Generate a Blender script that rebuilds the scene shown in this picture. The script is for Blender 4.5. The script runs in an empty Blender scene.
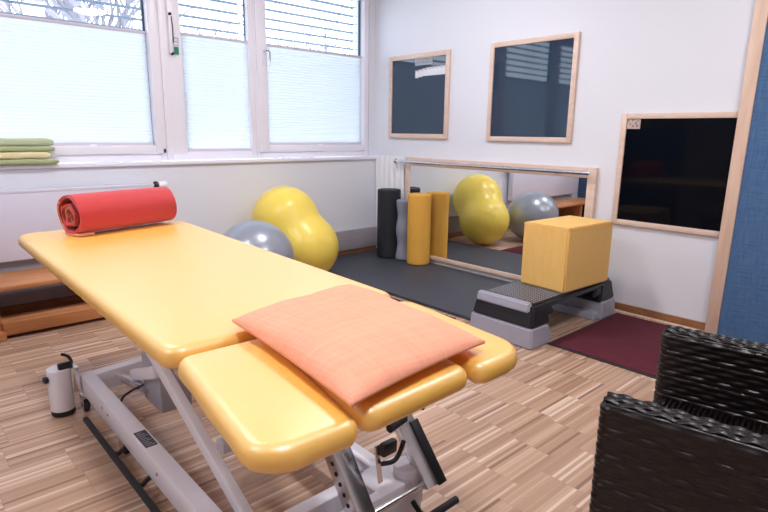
import bpy, bmesh, math, random
from mathutils import Vector, Matrix, noise
R_ = random.Random(7)
PI = math.pi
scene = bpy.context.scene
COL = scene.collection
V = Vector

# ---------------------------------------------------------------- materials
def nodes_of(name):
    m = bpy.data.materials.new(name); m.use_nodes = True
    nt = m.node_tree
    return m, nt, nt.nodes['Principled BSDF'], nt.nodes, nt.links

def mat(name, col, rough=0.5, metal=0.0, noise_scale=None, noise_amt=0.06, bump=0.0, bump_scale=80,
        spec=None, coat=0.0, coat_rough=0.1, stretch=(1, 1, 1), sheen=0.0, trans=0.0, emis=None, estr=0):
    m, nt, b, N, L = nodes_of(name)
    b.inputs['Base Color'].default_value = (*col, 1)
    b.inputs['Roughness'].default_value = rough
    b.inputs['Metallic'].default_value = metal
    if spec is not None: b.inputs['Specular IOR Level'].default_value = spec
    b.inputs['Coat Weight'].default_value = coat
    b.inputs['Coat Roughness'].default_value = coat_rough
    b.inputs['Sheen Weight'].default_value = sheen
    if name == 'yellow_vinyl': b.inputs['Coat IOR'].default_value = 2.2
    b.inputs['Transmission Weight'].default_value = trans
    if emis:
        b.inputs['Emission Color'].default_value = (*emis, 1); b.inputs['Emission Strength'].default_value = estr
    tc = N.new('ShaderNodeTexCoord'); mp = N.new('ShaderNodeMapping')
    mp.inputs['Scale'].default_value = stretch
    L.new(tc.outputs['Object'], mp.inputs[0])
    if noise_scale:
        n = N.new('ShaderNodeTexNoise'); n.inputs['Scale'].default_value = noise_scale; n.inputs['Detail'].default_value = 4
        L.new(mp.outputs[0], n.inputs['Vector'])
        mx = N.new('ShaderNodeMix'); mx.data_type = 'RGBA'
        mx.inputs[6].default_value = (*[c * (1 - noise_amt) for c in col], 1)
        mx.inputs[7].default_value = (*[min(1, c * (1 + noise_amt)) for c in col], 1)
        L.new(n.outputs['Fac'], mx.inputs[0]); L.new(mx.outputs[2], b.inputs['Base Color'])
    if bump:
        n2 = N.new('ShaderNodeTexNoise'); n2.inputs['Scale'].default_value = bump_scale; n2.inputs['Detail'].default_value = 3
        L.new(mp.outputs[0], n2.inputs['Vector'])
        bp = N.new('ShaderNodeBump'); bp.inputs['Strength'].default_value = bump; bp.inputs['Distance'].default_value = 0.01
        L.new(n2.outputs['Fac'], bp.inputs['Height']); L.new(bp.outputs[0], b.inputs['Normal'])
    return m

def mat_parquet():
    m, nt, b, N, L = nodes_of('parquet')
    tc = N.new('ShaderNodeTexCoord'); sx = N.new('ShaderNodeSeparateXYZ'); L.new(tc.outputs['Object'], sx.inputs[0])
    def math_(op, a, bv=None, c=None):
        n = N.new('ShaderNodeMath'); n.operation = op
        for i, v in enumerate((a, bv, c)):
            if v is None: continue
            if isinstance(v, (int, float)): n.inputs[i].default_value = v
            else: L.new(v, n.inputs[i])
        return n.outputs[0]
    ry = math_('DIVIDE', sx.outputs[1], 0.0125)
    row = math_('FLOOR', ry)
    wn = N.new('ShaderNodeTexWhiteNoise'); wn.noise_dimensions = '1D'; L.new(math_('FLOOR', math_('DIVIDE', row, 14.0)), wn.inputs['W'])
    cx = math_('ADD', math_('DIVIDE', sx.outputs[0], 0.235), math_('MULTIPLY', wn.outputs['Value'], 5.3))
    col = math_('FLOOR', cx)
    cmb = N.new('ShaderNodeCombineXYZ'); L.new(row, cmb.inputs[0]); L.new(col, cmb.inputs[1])
    w2 = N.new('ShaderNodeTexWhiteNoise'); w2.noise_dimensions = '2D'; L.new(cmb.outputs[0], w2.inputs['Vector'])
    rp = N.new('ShaderNodeValToRGB'); cr = rp.color_ramp
    cr.elements[0].position = 0; cr.elements[0].color = (.27, .15, .10, 1)
    cr.elements[1].position = 1; cr.elements[1].color = (.80, .62, .49, 1)
    for p, c in ((.12, (.45, .275, .18, 1)), (.5, (.55, .35, .235, 1)), (.86, (.63, .42, .29, 1)), (.92, (.76, .56, .43, 1))):
        e = cr.elements.new(p); e.color = c
    L.new(w2.outputs['Value'], rp.inputs[0])
    # grain
    mp = N.new('ShaderNodeMapping'); mp.inputs['Scale'].default_value = (6, 160, 1); L.new(tc.outputs['Object'], mp.inputs[0])
    gn = N.new('ShaderNodeTexNoise'); gn.inputs['Scale'].default_value = 1.5; gn.inputs['Detail'].default_value = 3; L.new(mp.outputs[0], gn.inputs['Vector'])
    mg = N.new('ShaderNodeMix'); mg.data_type = 'RGBA'; mg.blend_type = 'MULTIPLY'; mg.inputs[0].default_value = .22
    L.new(rp.outputs[0], mg.inputs[6]); L.new(gn.outputs['Fac'], mg.inputs[7])
    # seams
    fy = math_('FRACT', ry); fx = math_('FRACT', cx)
    s1 = math_('LESS_THAN', fy, .09); s2 = math_('LESS_THAN', fx, .008)
    s = math_('MULTIPLY', math_('MAXIMUM', s1, s2), .35)
    ms = N.new('ShaderNodeMix'); ms.data_type = 'RGBA'; ms.inputs[7].default_value = (.12, .06, .04, 1)
    L.new(s, ms.inputs[0]); L.new(mg.outputs[2], ms.inputs[6]); L.new(ms.outputs[2], b.inputs['Base Color'])
    b.inputs['Roughness'].default_value = .38
    return m

def mat_wood(name, c1, c2, scale=(1, 1, 1), rough=.45, dist=1.0, nscale=4):
    m, nt, b, N, L = nodes_of(name)
    tc = N.new('ShaderNodeTexCoord'); mp = N.new('ShaderNodeMapping'); mp.inputs['Scale'].default_value = scale
    L.new(tc.outputs['Object'], mp.inputs[0])
    n = N.new('ShaderNodeTexNoise'); n.inputs['Scale'].default_value = nscale; n.inputs['Detail'].default_value = 6
    n.inputs['Distortion'].default_value = dist
    L.new(mp.outputs[0], n.inputs['Vector'])
    rp = N.new('ShaderNodeValToRGB'); rp.color_ramp.elements[0].position = .3; rp.color_ramp.elements[1].position = .7
    rp.color_ramp.elements[0].color = (*c1, 1); rp.color_ramp.elements[1].color = (*c2, 1)
    L.new(n.outputs['Fac'], rp.inputs[0]); L.new(rp.outputs[0], b.inputs['Base Color'])
    b.inputs['Roughness'].default_value = rough
    return m

def mat_woven(name, c1, c2, su, sv, axis=(0, 2), rough=.9, bump=.5):
    """fabric: two crossing fine bands"""
    m, nt, b, N, L = nodes_of(name)
    tc = N.new('ShaderNodeTexCoord')
    outs = []
    for k, s in enumerate((su, sv)):
        mp = N.new('ShaderNodeMapping'); sc = [3, 3, 3]; sc[axis[k]] = s
        mp.inputs['Scale'].default_value = sc
        L.new(tc.outputs['Object'], mp.inputs[0])
        n = N.new('ShaderNodeTexNoise'); n.inputs['Scale'].default_value = 3; n.inputs['Detail'].default_value = 3
        L.new(mp.outputs[0], n.inputs['Vector']); outs.append(n.outputs['Fac'])
    a = N.new('ShaderNodeMath'); a.operation = 'ADD'; L.new(outs[0], a.inputs[0]); L.new(outs[1], a.inputs[1])
    h = N.new('ShaderNodeMath'); h.operation = 'MULTIPLY'; h.inputs[1].default_value = .5; L.new(a.outputs[0], h.inputs[0])
    rp = N.new('ShaderNodeValToRGB'); rp.color_ramp.elements[0].position = .38; rp.color_ramp.elements[1].position = .62
    rp.color_ramp.elements[0].color = (*c1, 1); rp.color_ramp.elements[1].color = (*c2, 1)
    L.new(h.outputs[0], rp.inputs[0]); L.new(rp.outputs[0], b.inputs['Base Color'])
    bp = N.new('ShaderNodeBump'); bp.inputs['Strength'].default_value = bump; bp.inputs['Distance'].default_value = .002
    L.new(h.outputs[0], bp.inputs['Height']); L.new(bp.outputs[0], b.inputs['Normal'])
    b.inputs['Roughness'].default_value = rough
    b.inputs['Specular IOR Level'].default_value = .2
    return m

def mat_blind():
    m, nt, b, N, L = nodes_of('pleated_fabric')
    out = nt.nodes['Material Output']
    tr = N.new('ShaderNodeBsdfTranslucent'); tr.inputs['Color'].default_value = (.84, .86, .88, 1)
    df = N.new('ShaderNodeBsdfDiffuse'); df.inputs['Color'].default_value = (.86, .90, .93, 1)
    mx = N.new('ShaderNodeMixShader'); mx.inputs[0].default_value = .62
    L.new(df.outputs[0], mx.inputs[1]); L.new(tr.outputs[0], mx.inputs[2]); L.new(mx.outputs[0], out.inputs['Surface'])
    nt.nodes.remove(b)
    return m

def mat_glass():
    m, nt, b, N, L = nodes_of('window_glass')
    out = nt.nodes['Material Output']
    t = N.new('ShaderNodeBsdfTransparent'); t.inputs['Color'].default_value = (.97, .985, 1, 1)
    g = N.new('ShaderNodeBsdfGlossy'); g.inputs['Roughness'].default_value = .02
    lw = N.new('ShaderNodeLayerWeight'); lw.inputs['Blend'].default_value = .5
    pw = N.new('ShaderNodeMath'); pw.operation = 'POWER'; pw.inputs[1].default_value = 4.5; L.new(lw.outputs['Facing'], pw.inputs[0])
    f = N.new('ShaderNodeMath'); f.operation = 'MULTIPLY_ADD'; f.inputs[1].default_value = .85; f.inputs[2].default_value = .03; L.new(pw.outputs[0], f.inputs[0])
    mx = N.new('ShaderNodeMixShader')
    L.new(f.outputs[0], mx.inputs[0]); L.new(t.outputs[0], mx.inputs[1]); L.new(g.outputs[0], mx.inputs[2])
    L.new(mx.outputs[0], out.inputs['Surface']); nt.nodes.remove(b)
    return m

M = {}
M['wall'] = mat('wall_paint', (.80, .82, .88), .85, bump=.06, bump_scale=220)
M['ceiling'] = mat('ceiling_paint', (.80, .81, .84), .9)
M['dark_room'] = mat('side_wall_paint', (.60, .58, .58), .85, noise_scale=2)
M['parquet'] = mat_parquet()
M['upvc'] = mat('white_window_plastic', (.92, .91, .98), .32)
M['glass'] = mat_glass()
M['blind'] = mat_blind()
M['blind_rail'] = mat('blind_rail', (.68, .64, .72), .4)
M['slat'] = mat('slat_metal', (.09, .15, .23), .5)
M['gasket'] = mat('dark_gasket', (.035, .10, .16), .5)
M['duct'] = mat('grey_skirting_duct', (.42, .385, .42), .55, noise_scale=5, noise_amt=.16, stretch=(1, 1, 22))
M['skirt'] = mat_wood('brown_skirting', (.22, .09, .035), (.36, .17, .075), (2, 2, 20))
M['maple'] = mat_wood('pale_maple', (.72, .54, .44), (.82, .64, .53), (3, 3, 12), nscale=2)
M['maple_v'] = mat_wood('pale_maple_upright', (.68, .47, .35), (.79, .58, .45), (12, 12, 1.6), nscale=2)
M['pine'] = mat_wood('orange_pine', (.42, .16, .055), (.66, .30, .12), (1.2, 14, 14), nscale=2)
M['radiator'] = mat('radiator_enamel', (.72, .71, .82), .35)
M['chrome'] = mat('chrome', (.72, .72, .74), .18, 1.0)
M['steel'] = mat('brushed_steel', (.74, .73, .75), .24, 1.0, noise_scale=30, noise_amt=.15, stretch=(1, 1, .05))
M['black_plastic'] = mat('black_plastic', (.012, .013, .017), .42)
M['black_rubber'] = mat('black_rubber', (.02, .02, .024), .75)
M['black_gloss'] = mat('black_glass_panel', (.003, .004, .007), .05, spec=.12)
M['board_glass'] = mat('blue_black_glass_panel', (.010, .030, .066), .035, spec=.6)  # black glass; blue of the reflected blinds is put into its base colour
M['paper'] = mat('paper', (.80, .82, .86), .7)
M['red_ink'] = mat('red_ink', (.55, .08, .10), .7)
M['grey_ink'] = mat('grey_ink', (.20, .20, .22), .7)
M['beige_label'] = mat('beige_label', (.55, .43, .37), .7, noise_scale=60, noise_amt=.35)
M['grey_label'] = mat('grey_label', (.42, .44, .50), .7, noise_scale=50, noise_amt=.25)
M['green_ink'] = mat('green_ink', (.02, .22, .13), .6)
m, nt, b, N, L = nodes_of('mirror_glass')
b.inputs['Base Color'].default_value = (.90, .92, .92, 1); b.inputs['Metallic'].default_value = 1; b.inputs['Roughness'].default_value = .0
M['mirror'] = m
M['mat_dark'] = mat('dark_training_mat', (.050, .056, .074), .55, noise_scale=9, noise_amt=.2, bump=.25, bump_scale=300)
M['doormat'] = mat_woven('burgundy_carpet', (.075, .013, .020), (.13, .028, .040), 160, 160, axis=(0, 1), rough=.95)
M['foam_black'] = mat('black_foam_cover', (.014, .016, .024), .65, noise_scale=60, noise_amt=.3)
M['foam_grey'] = mat('grey_foam_cover', (.26, .28, .36), .7)
M['foam_yellow'] = mat_woven('yellow_foam_cover', (.78, .40, .065), (.84, .46, .09), 200, 200, rough=.75, bump=.3)
M['cube'] = mat_woven('yellow_cube_cover', (.89, .545, .16), (.93, .60, .20), 220, 220, rough=.6, bump=.25)
M['ball_yellow'] = mat('yellow_ball_rubber', (.94, .72, .12), .33, spec=.45, noise_scale=300, noise_amt=.03)
M['ball_grey'] = mat('silver_ball_rubber', (.36, .39, .45), .30, .35, spec=.6)
M['step_grey'] = mat('grey_step_plastic', (.38, .38, .46), .5, bump=.1, bump_scale=300)
M['step_black'] = mat('black_step_plastic', (.014, .015, .019), .40, bump=.15, bump_scale=250)
M['step_dots'] = mat('grey_step_studs', (.42, .40, .42), .35)
M['vinyl'] = mat('yellow_vinyl', (.94, .53, .072), .48, spec=.6, bump=.05, bump_scale=500, noise_scale=400, noise_amt=.03, coat=1.0, coat_rough=.40)
M['enamel'] = mat('white_enamel', (.80, .80, .88), .33, spec=.5)
M['enamel_shadow'] = M['enamel']  # same white enamel under a second key
M['pillow'] = mat_woven('salmon_linen', (.88, .365, .235), (.91, .42, .275), 110, 50, axis=(0, 1), rough=.95, bump=.6)
M['fleece'] = mat('red_fleece', (.58, .040, .045), .95, bump=.35, bump_scale=500, sheen=.35, noise_scale=12, noise_amt=.1)
M['fleece_in'] = mat('orange_fleece', (.62, .19, .11), .95, bump=.35, bump_scale=500, sheen=.2)
M['stitch'] = mat('salmon_stitching', (.78, .32, .20), .8)
M['towel_g'] = mat('sage_green_towel', (.46, .55, .29), .95, bump=.4, bump_scale=400, sheen=.3)
M['towel_g2'] = mat('light_green_towel', (.56, .66, .42), .95, bump=.4, bump_scale=400, sheen=.3)
M['towel_y'] = mat('cream_yellow_towel', (.88, .80, .48), .95, bump=.4, bump_scale=400, sheen=.3)
M['towel_t'] = mat('teal_cloth', (.16, .34, .36), .95)
M['curtain'] = mat('white_curtain', (.90, .90, .94), .9)
M['wicker'] = mat('dark_brown_wicker', (.0075, .0045, .0045), .30, spec=.4, noise_scale=25, noise_amt=.6)
M['denim'] = mat_woven('blue_fabric', (.050, .115, .235), (.105, .195, .36), 130, 130, axis=(1, 2), rough=.95)
M['bark'] = mat('bark', (.22, .20, .23), .9)  # veil of the overexposed sky is put into this grey-blue tone
M['bark_red'] = mat('reddish_bark', (.36, .20, .17), .9)
M['concrete'] = mat('pale_render', (.75, .75, .78), .9)
M['lamp_glow'] = mat('lamp_diffuser', (.9, .9, .9), .5, emis=(.97, .95, 1.0), estr=50)
M['lamp_rim'] = mat('lamp_rim', (.7, .7, .72), .4)

# ---------------------------------------------------------------- mesh helpers
def box(bm, x0, x1, y0, y1, z0, z1, bev=0, seg=2, mtx=None):
    vs = [bm.verts.new(V((x, y, z))) for z in (z0, z1) for y in (y0, y1) for x in (x0, x1)]
    F = [(0, 2, 3, 1), (4, 5, 7, 6), (0, 1, 5, 4), (2, 6, 7, 3), (0, 4, 6, 2), (1, 3, 7, 5)]
    fs = [bm.faces.new([vs[i] for i in f]) for f in F]
    if bev:
        es = list({e for f in fs for e in f.edges})
        r = bmesh.ops.bevel(bm, geom=es, offset=bev, segments=seg, affect='EDGES', profile=.5)
        vs = list({v for f in r['faces'] for v in f.verts} | {v for v in vs if v.is_valid})
    if mtx is not None:
        for v in vs:
            if v.is_valid: v.co = mtx @ v.co
    return vs

def beam(bm, p0, p1, w, h, up=(0, 0, 1), bev=.004):
    """rectangular tube from p0 to p1: w across, h along 'up'"""
    p0, p1 = V(p0), V(p1); d = (p1 - p0); ln = d.length; d.normalize()
    side = d.cross(V(up)).normalized(); u = side.cross(d)
    m = Matrix((side, d, u)).transposed().to_4x4(); m.translation = p0
    box(bm, -w / 2, w / 2, 0, ln, -h / 2, h / 2, bev, 2, m)

def tube(bm, pts, r, seg=12, cap=True):
    pts = [V(p) for p in pts]; n = len(pts)
    rs = r if isinstance(r, (list, tuple)) else [r] * n
    rings = []; prev = None
    for i, p in enumerate(pts):
        t = (pts[min(i + 1, n - 1)] - pts[max(i - 1, 0)]).normalized()
        if prev is None:
            a = V((0, 0, 1)) if abs(t.z) < .9 else V((1, 0, 0))
            prev = t.cross(a).normalized()
        s = (prev - t * prev.dot(t)).normalized(); prev = s
        u = t.cross(s)
        rings.append([bm.verts.new(p + (s * math.cos(2 * PI * k / seg) + u * math.sin(2 * PI * k / seg)) * rs[i]) for k in range(seg)])
    for a, b in zip(rings, rings[1:]):
        for k in range(seg):
            bm.faces.new((a[k], a[(k + 1) % seg], b[(k + 1) % seg], b[k]))
    if cap:
        bm.faces.new(list(reversed(rings[0]))); bm.faces.new(rings[-1])

def smooth_path(ctrl, n=8):
    ctrl = [V(c) for c in ctrl]; out = []
    P = [ctrl[0]] + ctrl + [ctrl[-1]]
    for i in range(1, len(P) - 2):
        for k in range(n):
            t = k / n; a, b, c, d = P[i - 1], P[i], P[i + 1], P[i + 2]
            out.append(.5 * ((2 * b) + (c - a) * t + (2 * a - 5 * b + 4 * c - d) * t * t + (3 * b - a - 3 * c + d) * t ** 3))
    out.append(ctrl[-1]); return out

def lathe(bm, prof, o=(0, 0, 0), axis=(0, 0, 1), seg=48):
    """prof: list of (r, h) along axis from origin o"""
    o = V(o); ax = V(axis).normalized()
    a = V((1, 0, 0)) if abs(ax.x) < .9 else V((0, 1, 0))
    s = ax.cross(a).normalized(); u = ax.cross(s)
    rings = []
    for r, h in prof:
        if r < 1e-5: rings.append([bm.verts.new(o + ax * h)])
        else: rings.append([bm.verts.new(o + ax * h + (s * math.cos(2 * PI * k / seg) + u * math.sin(2 * PI * k / seg)) * r) for k in range(seg)])
    for A, B in zip(rings, rings[1:]):
        if len(A) == 1 and len(B) == 1: continue
        for k in range(seg):
            k2 = (k + 1) % seg
            if len(A) == 1: bm.faces.new((A[0], B[k], B[k2]))
            elif len(B) == 1: bm.faces.new((A[k], A[k2], B[0]))
            else: bm.faces.new((A[k], A[k2], B[k2], B[k]))
    if len(rings[0]) > 1: bm.faces.new(list(reversed(rings[0])))
    if len(rings[-1]) > 1: bm.faces.new(rings[-1])

def capsule_prof(r, h, e=.012, n=5):
    p = [(0, 0)]
    for i in range(n + 1):
        a = PI / 2 * i / n; p.append((r - e + e * math.sin(a), e - e * math.cos(a)))
    for i in range(n + 1):
        a = PI / 2 * i / n; p.append((r - e + e * math.cos(a), h - e + e * math.sin(a)))
    p.append((0, h)); return p

def round_poly(corners, rad, n=6):
    """counter-clockwise xy corners -> rounded outline [(point, outward normal)]"""
    out = []; k = len(corners)
    rads = rad if isinstance(rad, (list, tuple)) else [rad] * k
    for i in range(k):
        p = V((*corners[i], 0)); a = V((*corners[i - 1], 0)); b = V((*corners[(i + 1) % k], 0)); r = rads[i]
        d1 = (a - p).normalized(); d2 = (b - p).normalized()
        ang = d1.angle(d2); t = r / math.tan(ang / 2)
        c = p + (d1 + d2).normalized() * (r / math.sin(ang / 2))
        s = p + d1 * t - c; e = p + d2 * t - c
        a0 = math.atan2(s.y, s.x); a1 = math.atan2(e.y, e.x)
        while a1 < a0: a1 += 2 * PI
        for j in range(n + 1):
            th = a0 + (a1 - a0) * j / n
            nn = V((math.cos(th), math.sin(th), 0)); out.append((c + nn * r, nn))
    return out

def pad(bm, corners, cr, z0, z1, er, crown=.004, wr=0):
    o = round_poly(corners, cr, 8)
    # subdivide long straight stretches
    pts = []
    for i in range(len(o)):
        p, n = o[i]; q, n2 = o[(i + 1) % len(o)]
        pts.append((p, n)); d = (q - p).length
        k = int(d / .04)
        for j in range(1, k): pts.append((p.lerp(q, j / k), n.lerp(n2, j / k).normalized()))
    prof = []
    for i in range(7):
        a = PI / 2 * i / 6; prof.append((er - er * math.sin(a), z0 + er * (1 - math.cos(a)) * .9))
    for i in range(9):
        a = PI / 2 * i / 8; prof.append((er * (1 - math.cos(a)), z1 - er + er * math.sin(a)))
    rings = []
    for inset, z in prof:
        ring = []
        for i, (p, n) in enumerate(pts):
            w = 0
            if wr:
                f = max(0, 1 - (z - z0) / (z1 - z0) * 1.5)
                w = wr * f * math.sin((p.x * 190 + p.y * 230))
            q = p - n * (inset + w); ring.append(bm.verts.new((q.x, q.y, z)))
        rings.append(ring)
    m = len(pts)
    for A, B in zip(rings, rings[1:]):
        for k in range(m): bm.faces.new((A[k], A[(k + 1) % m], B[(k + 1) % m], B[k]))
    bm.faces.new(list(reversed(rings[0])))
    cen = sum((p for p, _ in pts), V((0, 0, 0))) / m
    prev = rings[-1]
    for s, dz in ((.8, .5), (.4, .9)):
        ring = [bm.verts.new((cen.x + (v.co.x - cen.x) * s, cen.y + (v.co.y - cen.y) * s, z1 + crown * dz)) for v in rings[-1]]
        for k in range(m): bm.faces.new((prev[k], prev[(k + 1) % m], ring[(k + 1) % m], ring[k]))
        prev = ring
    c = bm.verts.new((cen.x, cen.y, z1 + crown))
    for k in range(m): bm.faces.new((prev[k], prev[(k + 1) % m], c))

def NB(): return bmesh.new()

def finish(name, bm, material, parent=None, smooth=True, angle=38, offset=None):
    me = bpy.data.meshes.new(name)
    bmesh.ops.recalc_face_normals(bm, faces=bm.faces)
    if offset is not None:
        for v in bm.verts: v.co -= offset
    bm.to_mesh(me); bm.free()
    me.materials.append(material)
    if smooth:
        me.polygons.foreach_set('use_smooth', [True] * len(me.polygons))
        me.set_sharp_from_angle(angle=math.radians(angle))
    o = bpy.data.objects.new(name, me); COL.objects.link(o)
    if parent is not None: o.parent = parent
    return o

def tag(o, label, cat, group=None):
    o['label'] = label; o['category'] = cat
    if group: o['group'] = group
    return o

def thing(name, label, cat, loc=(0, 0, 0), rotz=0, group=None):
    o = bpy.data.objects.new(name, None); COL.objects.link(o)
    o.empty_display_size = .1
    o.location = loc; o.rotation_euler = (0, 0, rotz)
    return tag(o, label, cat, group)

def root_of(o):
    while o.parent: o = o.parent
    return o

def part(name, bm, material, parent, label=None, **k):
    """mesh built in world coordinates, hung under a thing (unrotated empty)"""
    o = finish(name, bm, material, parent, offset=V(root_of(parent).location), **k)
    if label: o['label'] = label
    return o

def solo(name, bm, material, label, cat, loc, group=None, **k):
    o = finish(name, bm, material, None, offset=V(loc), **k); o.location = loc
    return tag(o, label, cat, group)

def struct(name, bm, material, parent=None, **k):
    o = finish(name, bm, material, parent, **k)
    if parent is None: o['kind'] = 'structure'
    return o

# ---------------------------------------------------------------- camera (fitted)
import math as _m
yaw, pitch, roll = 0.831577544, -0.218334816, 0.0130074328
F = V((_m.cos(pitch) * _m.cos(yaw), _m.cos(pitch) * _m.sin(yaw), _m.sin(pitch)))
R0 = F.cross(V((0, 0, 1))).normalized(); U0 = R0.cross(F)
Rv = R0 * _m.cos(roll) + U0 * _m.sin(roll); Uv = -R0 * _m.sin(roll) + U0 * _m.cos(roll)
cam = bpy.data.cameras.new('camera'); camo = bpy.data.objects.new('camera', cam); COL.objects.link(camo)
mw = Matrix((Rv, Uv, -F)).transposed().to_4x4(); mw.translation = V((-3.59915, -4.06452, 1.15))
camo.matrix_world = mw
cam.sensor_width = 36; cam.lens = 553.937 * 36 / 768; cam.clip_start = .02; cam.clip_end = 200
scene.camera = camo

# ---------------------------------------------------------------- room shell
XL, YF, ZC = -6.2, -6.4, 2.65
bm = NB(); box(bm, XL, 0, YF, 0.02, -.1, 0); struct('floor', bm, M['parquet'])
bm = NB(); box(bm, XL - .15, .15, YF - .15, .4, ZC, ZC + .12); struct('ceiling', bm, M['ceiling'])
bm = NB(); box(bm, 0, .15, YF - .15, .4, -.1, ZC); struct('wall_right', bm, M['wall'])
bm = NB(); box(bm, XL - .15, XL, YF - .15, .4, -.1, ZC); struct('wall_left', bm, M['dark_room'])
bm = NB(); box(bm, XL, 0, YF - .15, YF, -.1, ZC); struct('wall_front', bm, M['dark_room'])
WT = 2.42   # window head
bm = NB()
box(bm, XL, 0, 0, .30, -.1, .905)
box(bm, XL, 0, .05, .30, WT, ZC)
box(bm, XL, -5.35, .05, .30, .905, WT)
box(bm, -.065, 0, .05, .30, .905, WT)
struct('wall_back', bm, M['wall'])
bm = NB(); box(bm, XL, -.002, -.022, .058, .905, .932, .006); box(bm, XL, -.002, .26, .42, .87, .905)
struct('trim_1', bm, M['upvc'])
# grey skirting duct and brown baseboards
bm = NB(); box(bm, XL, -.005, -.032, 0, .062, .250, .004)
struct('trim_2', bm, M['duct'])
bm = NB(); box(bm, XL, -.004, -.018, 0, 0, .062, .003); struct('baseboard_back', bm, M['skirt'])
bm = NB(); box(bm, -.014, 0, YF, -2.26, 0, .052, .003); struct('baseboard_right', bm, M['skirt'])
bm = NB(); box(bm, -.045, -.014, -3.05, -2.30, 0, .006, .002); struct('trim_3', bm, M['maple'])

# ---------------------------------------------------------------- windows (each: frame, sash, glass, gasket)
def rect_frame(bm, x0, x1, z0, z1, y0, y1, w, wb=None, wt=None, bev=.004):
    wb = w if wb is None else wb; wt = w if wt is None else wt
    box(bm, x0, x0 + w, y0, y1, z0, z1, bev); box(bm, x1 - w, x1, y0, y1, z0, z1, bev)
    box(bm, x0 + w, x1 - w, y0 + .001, y1, z0, z0 + wb, bev); box(bm, x0 + w, x1 - w, y0 + .001, y1, z1 - wt, z1, bev)

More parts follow.
